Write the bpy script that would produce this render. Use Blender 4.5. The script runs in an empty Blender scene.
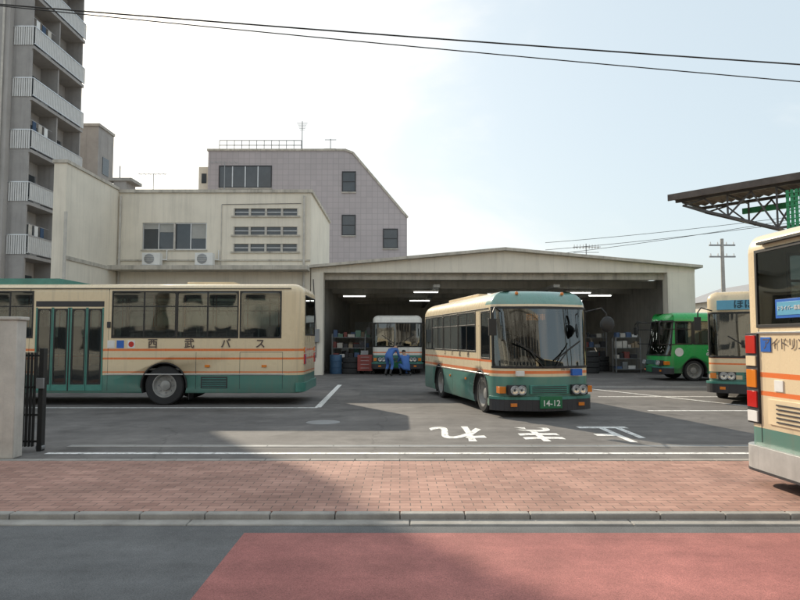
import bpy, bmesh, math, random
from mathutils import Vector, Matrix
random.seed(7)
sc=bpy.context.scene
R=math.radians
# ------------------------------------------------------------ materials
MATS={}
def nt(m):
    m.use_nodes=True
    return m.node_tree, m.node_tree.nodes, m.node_tree.links
def mat(name,col,rough=.6,metal=0,var=.12,ns=3.0,bump=0.0,bs=60,coat=0,streak=0.0,spec=.5,emit=0,ecol=(1,1,.95)):
    if name in MATS: return MATS[name]
    m=bpy.data.materials.new(name); t,n,l=nt(m)
    b=n['Principled BSDF']
    b.inputs['Roughness'].default_value=rough; b.inputs['Metallic'].default_value=metal
    b.inputs['Coat Weight'].default_value=coat; b.inputs['Coat Roughness'].default_value=.08
    b.inputs['Specular IOR Level'].default_value=spec
    tc=n.new('ShaderNodeTexCoord')
    nz=n.new('ShaderNodeTexNoise'); nz.inputs['Scale'].default_value=ns; nz.inputs['Detail'].default_value=6; nz.inputs['Roughness'].default_value=.65
    l.new(tc.outputs['Object'],nz.inputs['Vector'])
    mr=n.new('ShaderNodeMapRange'); mr.inputs['From Min'].default_value=.3; mr.inputs['From Max'].default_value=.7
    mr.inputs['To Min'].default_value=1-var; mr.inputs['To Max'].default_value=1+var*.5
    l.new(nz.outputs['Fac'],mr.inputs['Value'])
    val=mr.outputs[0]
    if streak>0:
        mp=n.new('ShaderNodeMapping'); mp.inputs['Scale'].default_value=(2.2,2.2,.12)
        l.new(tc.outputs['Object'],mp.inputs['Vector'])
        n2=n.new('ShaderNodeTexNoise'); n2.inputs['Scale'].default_value=1.6; n2.inputs['Detail'].default_value=7; n2.inputs['Roughness'].default_value=.7
        l.new(mp.outputs[0],n2.inputs['Vector'])
        m2=n.new('ShaderNodeMapRange'); m2.inputs['From Min'].default_value=.5; m2.inputs['From Max'].default_value=.75
        m2.inputs['To Min'].default_value=1; m2.inputs['To Max'].default_value=1-streak
        l.new(n2.outputs['Fac'],m2.inputs['Value'])
        mm=n.new('ShaderNodeMath'); mm.operation='MULTIPLY'; l.new(val,mm.inputs[0]); l.new(m2.outputs[0],mm.inputs[1]); val=mm.outputs[0]
    vm=n.new('ShaderNodeVectorMath'); vm.operation='SCALE'; vm.inputs[0].default_value=col[:3]
    l.new(val,vm.inputs['Scale']); l.new(vm.outputs[0],b.inputs['Base Color'])
    if bump>0:
        nb=n.new('ShaderNodeTexNoise'); nb.inputs['Scale'].default_value=bs; nb.inputs['Detail'].default_value=4
        l.new(tc.outputs['Object'],nb.inputs['Vector'])
        bp=n.new('ShaderNodeBump'); bp.inputs['Strength'].default_value=bump; bp.inputs['Distance'].default_value=.01
        l.new(nb.outputs['Fac'],bp.inputs['Height']); l.new(bp.outputs[0],b.inputs['Normal'])
    if emit>0:
        b.inputs['Emission Color'].default_value=(*ecol,1); b.inputs['Emission Strength'].default_value=emit
    MATS[name]=m; return m
def livery(name,bands,base):
    """painted bands by height (object Z), optional minimum X"""
    m=bpy.data.materials.new(name); t,n,l=nt(m); b=n['Principled BSDF']
    b.inputs['Roughness'].default_value=.33; b.inputs['Coat Weight'].default_value=.35; b.inputs['Coat Roughness'].default_value=.15
    tc=n.new('ShaderNodeTexCoord'); sp=n.new('ShaderNodeSeparateXYZ'); l.new(tc.outputs['Object'],sp.inputs[0])
    def M(op,a,b2):
        q=n.new('ShaderNodeMath'); q.operation=op
        for i,v in enumerate((a,b2)):
            if isinstance(v,(int,float)): q.inputs[i].default_value=v
            else: l.new(v,q.inputs[i])
        return q.outputs[0]
    prev=None
    for bd in bands:
        z0,z1,c=bd[:3]
        e=M('MULTIPLY',M('GREATER_THAN',sp.outputs['Z'],z0),M('LESS_THAN',sp.outputs['Z'],z1))
        if len(bd)>3: e=M('MULTIPLY',e,M('GREATER_THAN',sp.outputs['X'],bd[3]))
        mx=n.new('ShaderNodeMix'); mx.data_type='RGBA'; l.new(e,mx.inputs['Factor'])
        if prev is None: mx.inputs['A'].default_value=(*base,1)
        else: l.new(prev,mx.inputs['A'])
        mx.inputs['B'].default_value=(*c,1); prev=mx.outputs['Result']
    # road grime, heavier near the bottom, plus rain streaks
    nz=n.new('ShaderNodeTexNoise'); nz.inputs['Scale'].default_value=2.5; nz.inputs['Detail'].default_value=8; nz.inputs['Roughness'].default_value=.7
    l.new(tc.outputs['Object'],nz.inputs['Vector'])
    g=n.new('ShaderNodeMapRange'); g.inputs['From Min'].default_value=.2; g.inputs['From Max'].default_value=1.0; g.inputs['To Min'].default_value=.75; g.inputs['To Max'].default_value=.10
    l.new(sp.outputs['Z'],g.inputs['Value'])
    k=M('MULTIPLY',nz.outputs['Fac'],g.outputs[0])
    mp=n.new('ShaderNodeMapping'); mp.inputs['Scale'].default_value=(9,9,.5); l.new(tc.outputs['Object'],mp.inputs['Vector'])
    ns=n.new('ShaderNodeTexNoise'); ns.inputs['Scale'].default_value=1.0; ns.inputs['Detail'].default_value=5; l.new(mp.outputs[0],ns.inputs['Vector'])
    sr=n.new('ShaderNodeMapRange'); sr.inputs['From Min'].default_value=.52; sr.inputs['From Max'].default_value=.75; sr.inputs['To Min'].default_value=0; sr.inputs['To Max'].default_value=.22; l.new(ns.outputs['Fac'],sr.inputs['Value'])
    k=M('ADD',k,sr.outputs[0])
    mx=n.new('ShaderNodeMix'); mx.data_type='RGBA'; l.new(k,mx.inputs['Factor']); l.new(prev,mx.inputs['A']); mx.inputs['B'].default_value=(.20,.175,.145,1)
    l.new(mx.outputs['Result'],b.inputs['Base Color'])
    r=n.new('ShaderNodeMapRange'); r.inputs['To Min'].default_value=.25; r.inputs['To Max'].default_value=.75; l.new(k,r.inputs['Value']); l.new(r.outputs[0],b.inputs['Roughness'])
    nw=n.new('ShaderNodeTexNoise'); nw.inputs['Scale'].default_value=1.7; nw.inputs['Detail'].default_value=1; l.new(tc.outputs['Object'],nw.inputs['Vector'])
    bp=n.new('ShaderNodeBump'); bp.inputs['Strength'].default_value=.25; bp.inputs['Distance'].default_value=.02; l.new(nw.outputs['Fac'],bp.inputs['Height']); l.new(bp.outputs[0],b.inputs['Normal']); l.new(bp.outputs[0],b.inputs['Coat Normal'])
    return m
def glass(name,tint=.35,col=(.85,1,.95),rmin=.06):
    m=bpy.data.materials.new(name); t,n,l=nt(m); n.remove(n['Principled BSDF']); o=n['Material Output']
    tr=n.new('ShaderNodeBsdfTransparent'); tr.inputs[0].default_value=(col[0]*tint,col[1]*tint,col[2]*tint,1)
    gl=n.new('ShaderNodeBsdfGlossy'); gl.inputs['Roughness'].default_value=.03; gl.inputs[0].default_value=(.9,.95,.95,1)
    tc=n.new('ShaderNodeTexCoord'); nw=n.new('ShaderNodeTexNoise'); nw.inputs['Scale'].default_value=1.2; nw.inputs['Detail'].default_value=1; l.new(tc.outputs['Object'],nw.inputs['Vector'])
    bp=n.new('ShaderNodeBump'); bp.inputs['Strength'].default_value=.3; bp.inputs['Distance'].default_value=.02; l.new(nw.outputs['Fac'],bp.inputs['Height']); l.new(bp.outputs[0],gl.inputs['Normal'])
    fr=n.new('ShaderNodeLayerWeight'); fr.inputs[0].default_value=.35
    mr=n.new('ShaderNodeMapRange'); mr.inputs['To Min'].default_value=rmin; mr.inputs['To Max'].default_value=.9; l.new(fr.outputs['Fresnel'],mr.inputs['Value'])
    mx=n.new('ShaderNodeMixShader'); l.new(mr.outputs[0],mx.inputs[0]); l.new(tr.outputs[0],mx.inputs[1]); l.new(gl.outputs[0],mx.inputs[2])
    l.new(mx.outputs[0],o.inputs[0]); return m
CREAM=(.80,.65,.43); TEAL=(.06,.235,.195); ORANGE=(.82,.20,.05)
M_glass=glass('bus_glass',.28,rmin=.06); M_glassd=glass('bus_glass_dark',.20,rmin=.10)
M_bglass=mat('window_glass_dark',(.05,.06,.07),.06,var=.3,ns=.8,spec=.8)
M_black=mat('black_rubber',(.02,.02,.02),.5)
M_tyre=mat('tyre',(.03,.03,.031),.85,bump=.3)
M_alu=mat('aluminium',(.6,.61,.62),.35,.8)
M_steel=mat('steel_grey',(.3,.31,.32),.5,.5)
M_bump=mat('bumper_silver',(.52,.52,.51),.45,.35,var=.2,streak=.2)
M_rim=mat('wheel_rim',(.36,.355,.34),.5,.3,var=.35)
M_white=mat('white_paint',(.78,.78,.76),.4,coat=.2)
M_dark=mat('dark_plastic',(.035,.035,.04),.5)
M_seat=mat('seat_fabric',(.05,.09,.16),.9)
M_int=mat('bus_interior',(.30,.30,.28),.7)
M_red=mat('red_lens',(.55,.02,.015),.15,coat=.8)
M_orange=mat('amber_lens',(.75,.22,.02),.15,coat=.8)
M_lamp=mat('headlamp_lens',(.55,.57,.58),.10,coat=1,metal=.5)
M_green=mat('plate_green',(.02,.16,.07),.4)
M_blue=mat('sticker_blue',(.02,.13,.50),.4)
M_lblue=mat('sign_sky_blue',(.12,.38,.55),.4)
M_orangep=mat('orange_paint',ORANGE,.4)
M_teal=mat('teal_paint',TEAL,.4,coat=.3,var=.2)
M_creamp=mat('cream_paint',CREAM,.4,coat=.3)
M_brown=mat('letter_brown',(.10,.07,.06),.5)
M_stucco=mat('stucco_cream',(.80,.74,.63),.85,var=.10,ns=.6,bump=.25,bs=90,streak=.20)
M_stucco2=mat('stucco_coping',(.56,.52,.45),.85,var=.28,ns=2,bump=.2,streak=.45)
M_conc=mat('concrete',(.44,.42,.39),.9,var=.22,ns=2,bump=.4,bs=40,streak=.25)
M_concl=mat('concrete_light',(.58,.55,.50),.9,var=.22,ns=3,bump=.4,bs=50,streak=.25)
# ------------------------------------------------------------ geometry helper
class G:
    def __init__(s): s.v=[];s.f=[];s.m=[];s.ml=[]
    def mi(s,m):
        if m not in s.ml: s.ml.append(m)
        return s.ml.index(m)
    def add(s,vs,fs,m):
        o=len(s.v); s.v+= [tuple(v) for v in vs]; k=s.mi(m)
        for f in fs: s.f.append([i+o for i in f]); s.m.append(k)
    def box(s,x0,x1,y0,y1,z0,z1,m):
        if x0>x1:x0,x1=x1,x0
        if y0>y1:y0,y1=y1,y0
        if z0>z1:z0,z1=z1,z0
        vs=[(x,y,z) for z in (z0,z1) for y in (y0,y1) for x in (x0,x1)]
        s.add(vs,[(0,2,3,1),(4,5,7,6),(0,1,5,4),(2,6,7,3),(0,4,6,2),(1,3,7,5)],m)
    def beam(s,p0,p1,w,h,m,up=(0,0,1)):
        p0=Vector(p0);p1=Vector(p1);d=(p1-p0).normalized();u=Vector(up)
        a=d.cross(u)
        if a.length<1e-4: a=d.cross(Vector((0,1,0)))
        a.normalize(); b=a.cross(d).normalized()
        vs=[p+a*i*w/2+b*j*h/2 for p in (p0,p1) for j in (-1,1) for i in (-1,1)]
        s.add(vs,[(0,2,3,1),(4,5,7,6),(0,1,5,4),(2,6,7,3),(0,4,6,2),(1,3,7,5)],m)
    def cyl(s,p0,p1,r0,r1,m,n=16,caps=True):
        p0=Vector(p0);p1=Vector(p1);d=(p1-p0).normalized()
        a=d.orthogonal().normalized();b=d.cross(a)
        vs=[p+(a*math.cos(t)+b*math.sin(t))*r for p,r in((p0,r0),(p1,r1)) for t in [2*math.pi*i/n for i in range(n)]]
        fs=[(i,(i+1)%n,n+(i+1)%n,n+i) for i in range(n)]
        if caps: fs+= [tuple(reversed(range(n))),tuple(range(n,2*n))]
        s.add(vs,fs,m)
    def tube(s,pts,r,m,n=8):
        for a,b in zip(pts[:-1],pts[1:]): s.cyl(a,b,r,r,m,n)
    def lathe(s,c,ax,prof,m,n=28):
        c=Vector(c);d=Vector(ax).normalized();a=d.orthogonal().normalized();b=d.cross(a)
        vs=[];k=len(prof)
        for i in range(n):
            t=2*math.pi*i/n
            for (h,r) in prof: vs.append(c+d*h+(a*math.cos(t)+b*math.sin(t))*r)
        fs=[(i*k+j,((i+1)%n)*k+j,((i+1)%n)*k+j+1,i*k+j+1) for i in range(n) for j in range(k-1)]
        s.add(vs,fs,m)
    def prism(s,poly,axis,c0,c1,m):
        def P(a,b,c): return {'x':(c,a,b),'y':(a,c,b),'z':(a,b,c)}[axis]
        n=len(poly); vs=[P(a,b,c0) for a,b in poly]+[P(a,b,c1) for a,b in poly]
        fs=[(i,(i+1)%n,n+(i+1)%n,n+i) for i in range(n)]+[tuple(reversed(range(n))),tuple(range(n,2*n))]
        s.add(vs,fs,m)
    def sphere(s,c,r,m,n=12,sc=(1,1,1)):
        vs=[];fs=[];k=n//2+1
        for i in range(n):
            for j in range(k):
                t=2*math.pi*i/n;p=math.pi*j/(k-1)
                vs.append((c[0]+r*sc[0]*math.sin(p)*math.cos(t),c[1]+r*sc[1]*math.sin(p)*math.sin(t),c[2]+r*sc[2]*math.cos(p)))
        for i in range(n):
            for j in range(k-1): fs.append((i*k+j,i*k+j+1,((i+1)%n)*k+j+1,((i+1)%n)*k+j))
        s.add(vs,fs,m)
    def build(s,name,parent=None,bevel=0,smooth=True,ang=35,recalc=True):
        me=bpy.data.meshes.new(name); me.from_pydata(s.v,[],s.f)
        for m in s.ml: me.materials.append(m)
        me.polygons.foreach_set('material_index',s.m); me.update()
        if recalc:
            bm=bmesh.new();bm.from_mesh(me);bmesh.ops.recalc_face_normals(bm,faces=bm.faces);bm.to_mesh(me);bm.free()
        if smooth:
            me.polygons.foreach_set('use_smooth',[True]*len(me.polygons)); me.set_sharp_from_angle(angle=R(ang))
        o=bpy.data.objects.new(name,me); sc.collection.objects.link(o)
        if parent: o.parent=parent
        if bevel:
            b=o.modifiers.new('bev','BEVEL'); b.width=bevel; b.segments=2; b.limit_method='ANGLE'; b.angle_limit=R(50)
        return o
def empty(name,loc=(0,0,0),rz=0):
    e=bpy.data.objects.new(name,None); sc.collection.objects.link(e); e.location=loc; e.rotation_euler=(0,0,rz); return e
def text(body,name,parent,loc,rot,size,m,ext=.002,sx=1,sy=1,align='CENTER',off=0):
    c=bpy.data.curves.new(name,'FONT'); c.body=body; c.size=size; c.extrude=ext; c.align_x=align; c.align_y='CENTER'; c.offset=off
    o=bpy.data.objects.new(name,c); sc.collection.objects.link(o); o.location=loc; o.rotation_euler=rot; o.scale=(sx,sy,1)
    c.materials.append(m)
    if parent: o.parent=parent
    return o
# ------------------------------------------------------------ bus generator
def make_bus(name,L,W,H,loc,rz,paint,side_l,side_r,wheels,ws=(1.2,2.5),rearwin=None,zb=.30,r=.30,bulge=.06,rake=.06,wrap=.45,wr=.48,roofm=None,seats=True,frames=None,wsgl=None,rr=.22,ri=.27):
    root=empty(name,loc,rz)
    hw=W/2; xf=L/2; xr=-L/2
    def brk(a,b,extra,n=1):
        s=set([round(a,4),round(b,4)])
        for e in extra:
            if a+.01<e<b-.01: s.add(round(e,4))
        for i in range(1,n): 
            v=round(a+(b-a)*i/n,4)
            if min(abs(v-e) for e in s)>.03: s.add(v)
        return sorted(s)
    def perim():
        P=[]
        ys=brk(-(hw-r),hw-r,[],10)
        for i,y in enumerate(ys): P.append([xf+bulge*(1-(y/(hw-r))**2),y,1,0,'F' if i<len(ys)-1 else 'C'])
        na=8
        for i in range(1,na):
            a=math.pi/2*i/na; P.append([xf-r+r*math.cos(a),hw-r+r*math.sin(a),math.cos(a),math.sin(a),'C'])
        xs=brk(xr+r,xf-r,[e for w in side_l for e in w[:2]])[::-1]
        for i,x in enumerate(xs): P.append([x,hw,0,1,'L' if i<len(xs)-1 else 'D'])
        for i in range(1,na):
            a=math.pi/2+math.pi/2*i/na; P.append([xr+r+r*math.cos(a),hw-r+r*math.sin(a),math.cos(a),math.sin(a),'D'])
        ys=brk(-(hw-r),hw-r,(rearwin[:2] if rearwin else []))[::-1]
        for i,y in enumerate(ys): P.append([xr,y,-1,0,'R' if i<len(ys)-1 else 'D'])
        for i in range(1,na):
            a=math.pi+math.pi/2*i/na; P.append([xr+r+r*math.cos(a),-(hw-r)+r*math.sin(a),math.cos(a),math.sin(a),'D'])
        xs=brk(xr+r,xf-r,[e for w in side_r for e in w[:2]])
        for i,x in enumerate(xs): P.append([x,-hw,0,-1,'S' if i<len(xs)-1 else 'C'])
        for i in range(1,na):
            a=1.5*math.pi+math.pi/2*i/na; P.append([xf-r+r*math.cos(a),-(hw-r)+r*math.sin(a),math.cos(a),math.sin(a),'C'])
        return P
    P=perim(); N=len(P)
    zs={zb,zb+.05,H-rr,ws[0],ws[1]}
    for w in side_l+side_r: zs.add(w[2]);zs.add(w[3])
    if rearwin: zs.add(rearwin[2]);zs.add(rearwin[3])
    zs=sorted(z for z in zs if z<=H-rr+1e-5)
    lv=[(z,0.02 if z==zb else 0) for z in zs]
    nroof=7
    for k in range(1,nroof+1):
        a=k/nroof*math.pi/2; lv.append((H-rr+rr*math.sin(a),ri*(1-math.cos(a))))
    def pt(p,z,off):
        x=p[0]+p[2]*off; y=p[1]+p[3]*off
        if p[2]>0: x-=p[2]*rake*max(0,z-ws[0])/(ws[1]-ws[0])
        return (x,y,z)
    g=G()
    ip=g.mi(paint); ig=g.mi(M_glass); ir=g.mi(roofm or paint); iw=g.mi(wsgl or M_glass)
    for (z,ins) in lv: g.v+=[pt(p,z,-ins) for p in P]
    for j in range(len(lv)-1):
        zm=(lv[j][0]+lv[j+1][0])/2
        for i in range(N):
            k=(i+1)%N; t=P[i][4]; xm=(P[i][0]+P[k][0])/2; ym=(P[i][1]+P[k][1])/2; nx=(P[i][2]+P[k][2])/2
            m=ip
            if t=='L' and any(w[0]<xm<w[1] and w[2]<zm<w[3] for w in side_l): m=ig
            if t=='S' and any(w[0]<xm<w[1] and w[2]<zm<w[3] for w in side_r): m=ig
            if t in 'FC' and ws[0]<zm<ws[1] and nx>wrap: m=iw
            if t=='R' and rearwin and rearwin[0]<ym<rearwin[1] and rearwin[2]<zm<rearwin[3]: m=ig
            if j>=len(lv)-5: m=ir
            g.f.append([j*N+i,j*N+k,(j+1)*N+k,(j+1)*N+i]); g.m.append(m)
    top=(len(lv)-1)*N
    g.v.append((L*.28,0,H+.035)); g.v.append((-L*.28,0,H+.035)); a=len(g.v)-2
    for i in range(N):
        k=(i+1)%N
        ia=a if P[i][0]>=0 else a+1; ka=a if P[k][0]>=0 else a+1
        if ia==ka: g.f.append([top+i,top+k,ia])
        else: g.f.append([top+i,top+k,ka,ia])
        g.m.append(ir)
    g.f.append(list(range(N))[::-1]); g.m.append(g.mi(M_black))
    body=g.build('body',root,ang=30)
    c=G()
    for wx in wheels:
        for s in (-1,1): c.cyl((wx,s*(hw-.45),wr),(wx,s*(hw+.2),wr),wr+.08,wr+.08,M_black,36)
    cut=c.build('cut',root)
    bpy.context.view_layer.update()
    md=body.modifiers.new('b','BOOLEAN'); md.operation='DIFFERENCE'; md.object=cut; md.solver='EXACT'
    try: md.material_mode='TRANSFER'
    except Exception: pass
    bpy.context.view_layer.update()
    dg=bpy.context.evaluated_depsgraph_get()
    nm=bpy.data.meshes.new_from_object(body.evaluated_get(dg)); 
    if len(nm.polygons)>10: 
        body.modifiers.clear(); body.data=nm
    bpy.data.objects.remove(cut)
    g=G()
    for wx in wheels:
        for s in (-1,1):
            c0=(wx,s*(hw-.31),wr)
            g.lathe(c0,(0,s,0),[(0,.05),(0,wr-.03),(.03,wr),(.24,wr),(.27,wr-.03),(.275,.30),(.25,.29)],M_tyre,40)
            g.lathe(c0,(0,s,0),[(.262,.30),(.262,.27),(.16,.24),(.15,.13),(.20,.12),(.22,.06),(.22,0)],M_rim,32)
            for q in range(8):
                t=q*math.pi/4; g.cyl((wx+.18*math.cos(t),s*(hw-.31+.15),wr+.18*math.sin(t)),(wx+.18*math.cos(t),s*(hw-.31+.18),wr+.18*math.sin(t)),.018,.018,M_steel,6)
            g.box(wx-wr-.13,wx-wr-.11,s*(hw-.4),s*(hw-.05),.14,.5,M_black)
    g.build('wheels',root)
    d=G()
    for wx in wheels:
        for s in (-1,1):
            ra=wr+.08; pv=None
            for q in range(0,25):
                t=math.pi*q/24*1.06-.03*math.pi; z=wr+ra*math.sin(t)
                if z<zb: pv=None; continue
                p=(wx+ra*math.cos(t),s*(hw+.003),z)
                if pv: d.beam(pv,p,.03,.022,M_black,up=(0,s,0))
                pv=p
    def band(z0,z1,off,m,tags='FC',nmin=-2,nmax=2,th=.0):
        for i in range(N):
            k=(i+1)%N; nx=(P[i][2]+P[k][2])/2
            if P[i][4] not in tags or not(nmin<nx<nmax): continue
            A,B=P[i],P[k]
            vs=[pt(A,z0,off),pt(B,z0,off),pt(B,z1,off),pt(A,z1,off),pt(A,z0,-.02),pt(B,z0,-.02),pt(B,z1,-.02),pt(A,z1,-.02)]
            d.add(vs,[(0,1,2,3),(0,4,5,1),(3,2,6,7),(0,3,7,4),(1,5,6,2)],m)
    band(ws[0]-.03,ws[0]+.02,.012,M_black,'FC',wrap); band(ws[1]-.02,ws[1]+.03,.012,M_black,'FC',wrap)
    # windscreen side rubbers
    for s in (-1,1):
        an=math.acos(wrap+.04); a=an*s
        p=[xf-r+r*math.cos(an),s*(hw-r+r*math.sin(an)),math.cos(an),s*math.sin(an)]
        q0=pt(p,ws[0],.004); q1=pt(p,ws[1],.004); d.beam(q0,q1,.05,.03,M_black,up=(p[2],p[3],0))
    def wframe(side,w,fm,t=.035,div=True):
        y=hw*side; x0,x1,z0,z1=w[:4]
        ya,yb=y-.02*side,y+.010*side
        d.box(x0-t,x1+t,ya,yb,z0-t,z0,fm); d.box(x0-t,x1+t,ya,yb,z1,z1+t,fm)
        d.box(x0-t,x0,ya,yb,z0,z1,fm); d.box(x1,x1+t,ya,yb,z0,z1,fm)
        c=.06 # rounded rubber corners
        for (cx,cz,ex,ez) in ((x0,z0,1,1),(x1,z0,-1,1),(x0,z1,1,-1),(x1,z1,-1,-1)):
            d.prism([(cx,cz),(cx+ex*c,cz),(cx+ex*c*.3,cz+ez*c*.3),(cx,cz+ez*c)],'y',y+.001*side,y+.009*side,fm)
        if div and x1-x0>1.0:
            xm=(x0+x1)/2; yc=y+.006*side
            d.box(xm-.02,xm+.02,ya,yc,z0,z1,M_black)
            zt=z0+(z1-z0)*.68
            d.box(x0,xm-.02,ya,yc,zt-.015,zt+.015,M_black); d.box(xm+.02,x1,ya,yc,zt-.015,zt+.015,M_black)
    for w in side_l: wframe(1,w,frames or M_black,div=len(w)<5)
    for w in side_r: wframe(-1,w,frames or M_black,div=len(w)<5)
    if rearwin:
        y0,y1,z0,z1=rearwin; t=.035
        d.box(xr-.012,xr+.02,y0-t,y1+t,z0-t,z0,M_black);d.box(xr-.012,xr+.02,y0-t,y1+t,z1,z1+t,M_black)
        d.box(xr-.012,xr+.02,y0-t,y0,z0,z1,M_black);d.box(xr-.012,xr+.02,y1,y1+t,z0,z1,M_black)
    n=G()
    zf=1.0 if H<2.9 else .9
    n.box(xr+.45,xf-.45,-hw+.12,hw-.12,zf-.05,zf,M_int)
    n.box(xr+.3,xr+.5,-hw+.3,hw-.3,zf,1.7,M_int)
    n.box(xf-.65,xf-.25,-hw+.22,hw-.22,zf-.1,ws[0]+.03,M_dark)
    if seats:
        x=xr+.9
        while x<xf-1.9:
            for ys in ((-hw+.15,-hw+.95),(hw-.95,hw-.15)):
                n.box(x,x+.42,ys[0],ys[1],zf+.35,zf+.47,M_seat)
                n.box(x-.08,x,ys[0],ys[1],zf+.4,zf+1.05,M_seat)
            n.cyl((x,-.35,zf),(x,-.35,H-.2),.016,.016,M_orangep,8)
            x+=.85
        for s in (-.45,.45):
            n.cyl((xr+.6,s,H-.42),(xf-1.2,s,H-.42),.014,.014,M_alu,8)
            x=xr+.8
            while x<xf-1.3:
                n.lathe((x,s,H-.66),(1,0,0),[(0,.045),(.01,.055),(0,.065),(-.01,.055),(0,.045)],M_white,12); n.box(x-.008,x+.008,s-.01,s+.01,H-.60,H-.43,M_white); x+=.38
    n.box(xf-1.35,xf-.9,-hw+.35,-hw+.85,zf+.3,zf+.45,M_dark); n.box(xf-1.42,xf-1.32,-hw+.35,-hw+.85,zf+.4,zf+1.1,M_dark)
    n.lathe((xf-.68,-hw+.6,zf+.62),(.5,0,1),[(0,.20),(.012,.215),(0,.23),(-.012,.215),(0,.20)],M_black,24)
    n.cyl((xf-.62,-hw+.6,zf+.6),(xf-.45,-hw+.6,zf+.2),.03,.03,M_black,8)
    n.build('interior',root,bevel=.012)
    return root,d,band,P,pt,hw,xf,xr
def mirrors(d,xf,hw,z,rnd=False):
    for s in (-1,1):
        d.tube([(xf-.12,s*(hw-.12),z+.35),(xf+.18,s*(hw+.10),z+.42),(xf+.26,s*(hw+.17),z+.30),(xf+.26,s*(hw+.17),z-.05)],.016,M_black,8)
        if rnd and s==1:
            d.sphere((xf+.26,s*(hw+.19),z+.08),.17,M_black,16,(.4,.95,1)); 
            d.lathe((xf+.20,s*(hw+.19),z+.08),(-1,0,0),[(0,0),(0,.14)],M_lamp,16)
        else:
            d.box(xf+.22,xf+.28,s*(hw+.10),s*(hw+.26),z-.16,z+.18,M_black)
            d.box(xf+.212,xf+.22,s*(hw+.115),s*(hw+.245),z-.145,z+.165,M_lamp)
def wipers(d,xf,z,hw,bulge=.06):
    for s in (-1,1):
        d.beam((xf+bulge+.03,s*.12,z-.04),(xf+bulge+.0,s*.45,z+.36),.018,.02,M_black)
        d.beam((xf+bulge+.01,s*.12,z+.12),(xf+bulge-.05,s*.72,z+.52),.022,.03,M_black)
def front_face(d,band,xf,hw,b,zo=0):
    band(.27+zo,.52+zo,.07,M_dark,'FC',.1); band(.50+zo,.56+zo,.075,M_teal,'FC',.1)
    x=xf+b
    for s in (-1,1):
        k=hw/1.15
        d.box(xf-.05,x-.01,s*.54*k,s*.98*k-.06*s,.60+zo,.80+zo,M_dark)
        for o in (.64,.80):
            d.lathe((x-.035,s*o*k,.70+zo),(1,0,0),[(0,0.0),(.035,.03),(.04,.07),(.03,.082)],M_lamp,20)
            d.lathe((x-.035,s*o*k,.70+zo),(1,0,0),[(0,.082),(.045,.084),(.045,.094),(0,.098)],M_alu,20)
        d.box(xf-.2,xf-.0,s*(hw-.19),s*(hw-.05),.63+zo,.77+zo,M_orange)
        d.box(xf-.1,xf+.085,s*(hw-.40),s*(hw-.27),.36+zo,.43+zo,M_orange)
    d.box(xf,x+.004,-.42,.42,.62+zo,.80+zo,M_teal)
    for k in range(4): d.box(xf,x+.012,-.38,.38,.64+k*.04+zo,.655+k*.04+zo,M_dark)
    d.box(xf,x+.085,-.24,.24,.33+zo,.57+zo,M_green)
# ------------------------------------------------------------ city bus seen from its left side
pl=livery('city_bus_paint',[(0,.74,TEAL),(.80,.83,ORANGE),(1.12,1.17,ORANGE),(1.33,1.385,ORANGE)],CREAM)
sl=[(-2.085,-.555,1.68,2.78),(-3.62,-2.16,1.68,2.78),(-4.68,-3.715,1.68,2.78)]
dl=[(x,x+.27,.55,2.34,1) for x in (-.25,.15,.60,1.0)]
sl2=[(1.45,2.55,1.68,2.78),(2.65,3.75,1.55,2.78)]+[(4.05,4.4,.6,2.5,1),(4.55,4.9,.6,2.5,1)]
srs=[(-4.68+i*1.62,-4.68+i*1.62+1.5,1.68,2.78) for i in range(6)]
root,d,band,P,pt,hw,xf,xr=make_bus('city_bus',10.5,2.45,3.0,(-7.64,17.03,0),R(180),pl,sl+dl+sl2,srs,(-1.84,3.16),ws=(1.25,2.6),rearwin=(-.85,.85,1.75,2.7))
y=hw
d.box(-.33,1.36,y-.015,y+.004,2.42,2.56,M_dark)
for x in (-.29,.115,.56,.965):
    d.box(x-.035,x+.0,y-.01,y+.014,.36,2.40,M_teal); d.box(x+.345,x+.385,y-.01,y+.014,.36,2.40,M_teal)
    d.box(x,x+.345,y-.01,y+.012,.36,.50,M_teal)
d.box(.50,.53,y-.01,y+.02,.36,2.40,M_black)
d.box(-4.95,4.9,y-.01,y+.018,2.865,2.885,M_black)
d.box(-4.8,-.4,y-.01,y+.012,.745,.775,M_alu); d.box(1.45,3.9,y-.01,y+.012,.745,.775,M_alu)
for x in (-4.3,-2.9,1.65): d.box(x-.06,x+.06,y-.01,y+.02,.93,.99,M_orange)
for x,mm in ((-.52,M_white),(-.75,M_blue),(-1.02,M_white)):
    d.box(x-.09,x+.09,y-.01,y+.006,1.40,1.59,mm)
d.cyl((-1.02,y+.004,1.495),(-1.02,y+.009,1.495),.07,.07,M_red,16)
d.box(-2.75,-3.4,y-.01,y+.008,.42,.70,M_dark)
for k in range(6): d.box(-2.78,-3.37,y,y+.014,.44+k*.042,.455+k*.042,M_teal)
for x in(-3.7,-4.75,-2.62): d.box(x-.005,x+.005,y-.01,y+.002,.4,1.3,M_dark)
d.box(-3.7,-4.75,y-.01,y+.002,1.295,1.305,M_dark)
for x in (-.45,1.5,3.85): d.box(x-.004,x+.004,y-.01,y+.002,.36,2.86,M_dark)
d.box(-.50,-.42,y-.01,y+.03,1.9,2.05,M_dark)
band(.33,.55,.05,M_teal,'DR',-2,-.3)
for s in(-1,1):
    d.box(xr-.02,xr+.05,s*.78,s*1.0,1.0,1.25,M_red); d.box(xr-.02,xr+.05,s*.78,s*1.0,1.3,1.42,M_orange)
d.box(1.0,3.4,-.85,.85,3.0,3.16,M_teal); d.box(-3.4,-2.2,-.7,.7,3.0,3.08,M_creamp)
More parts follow.
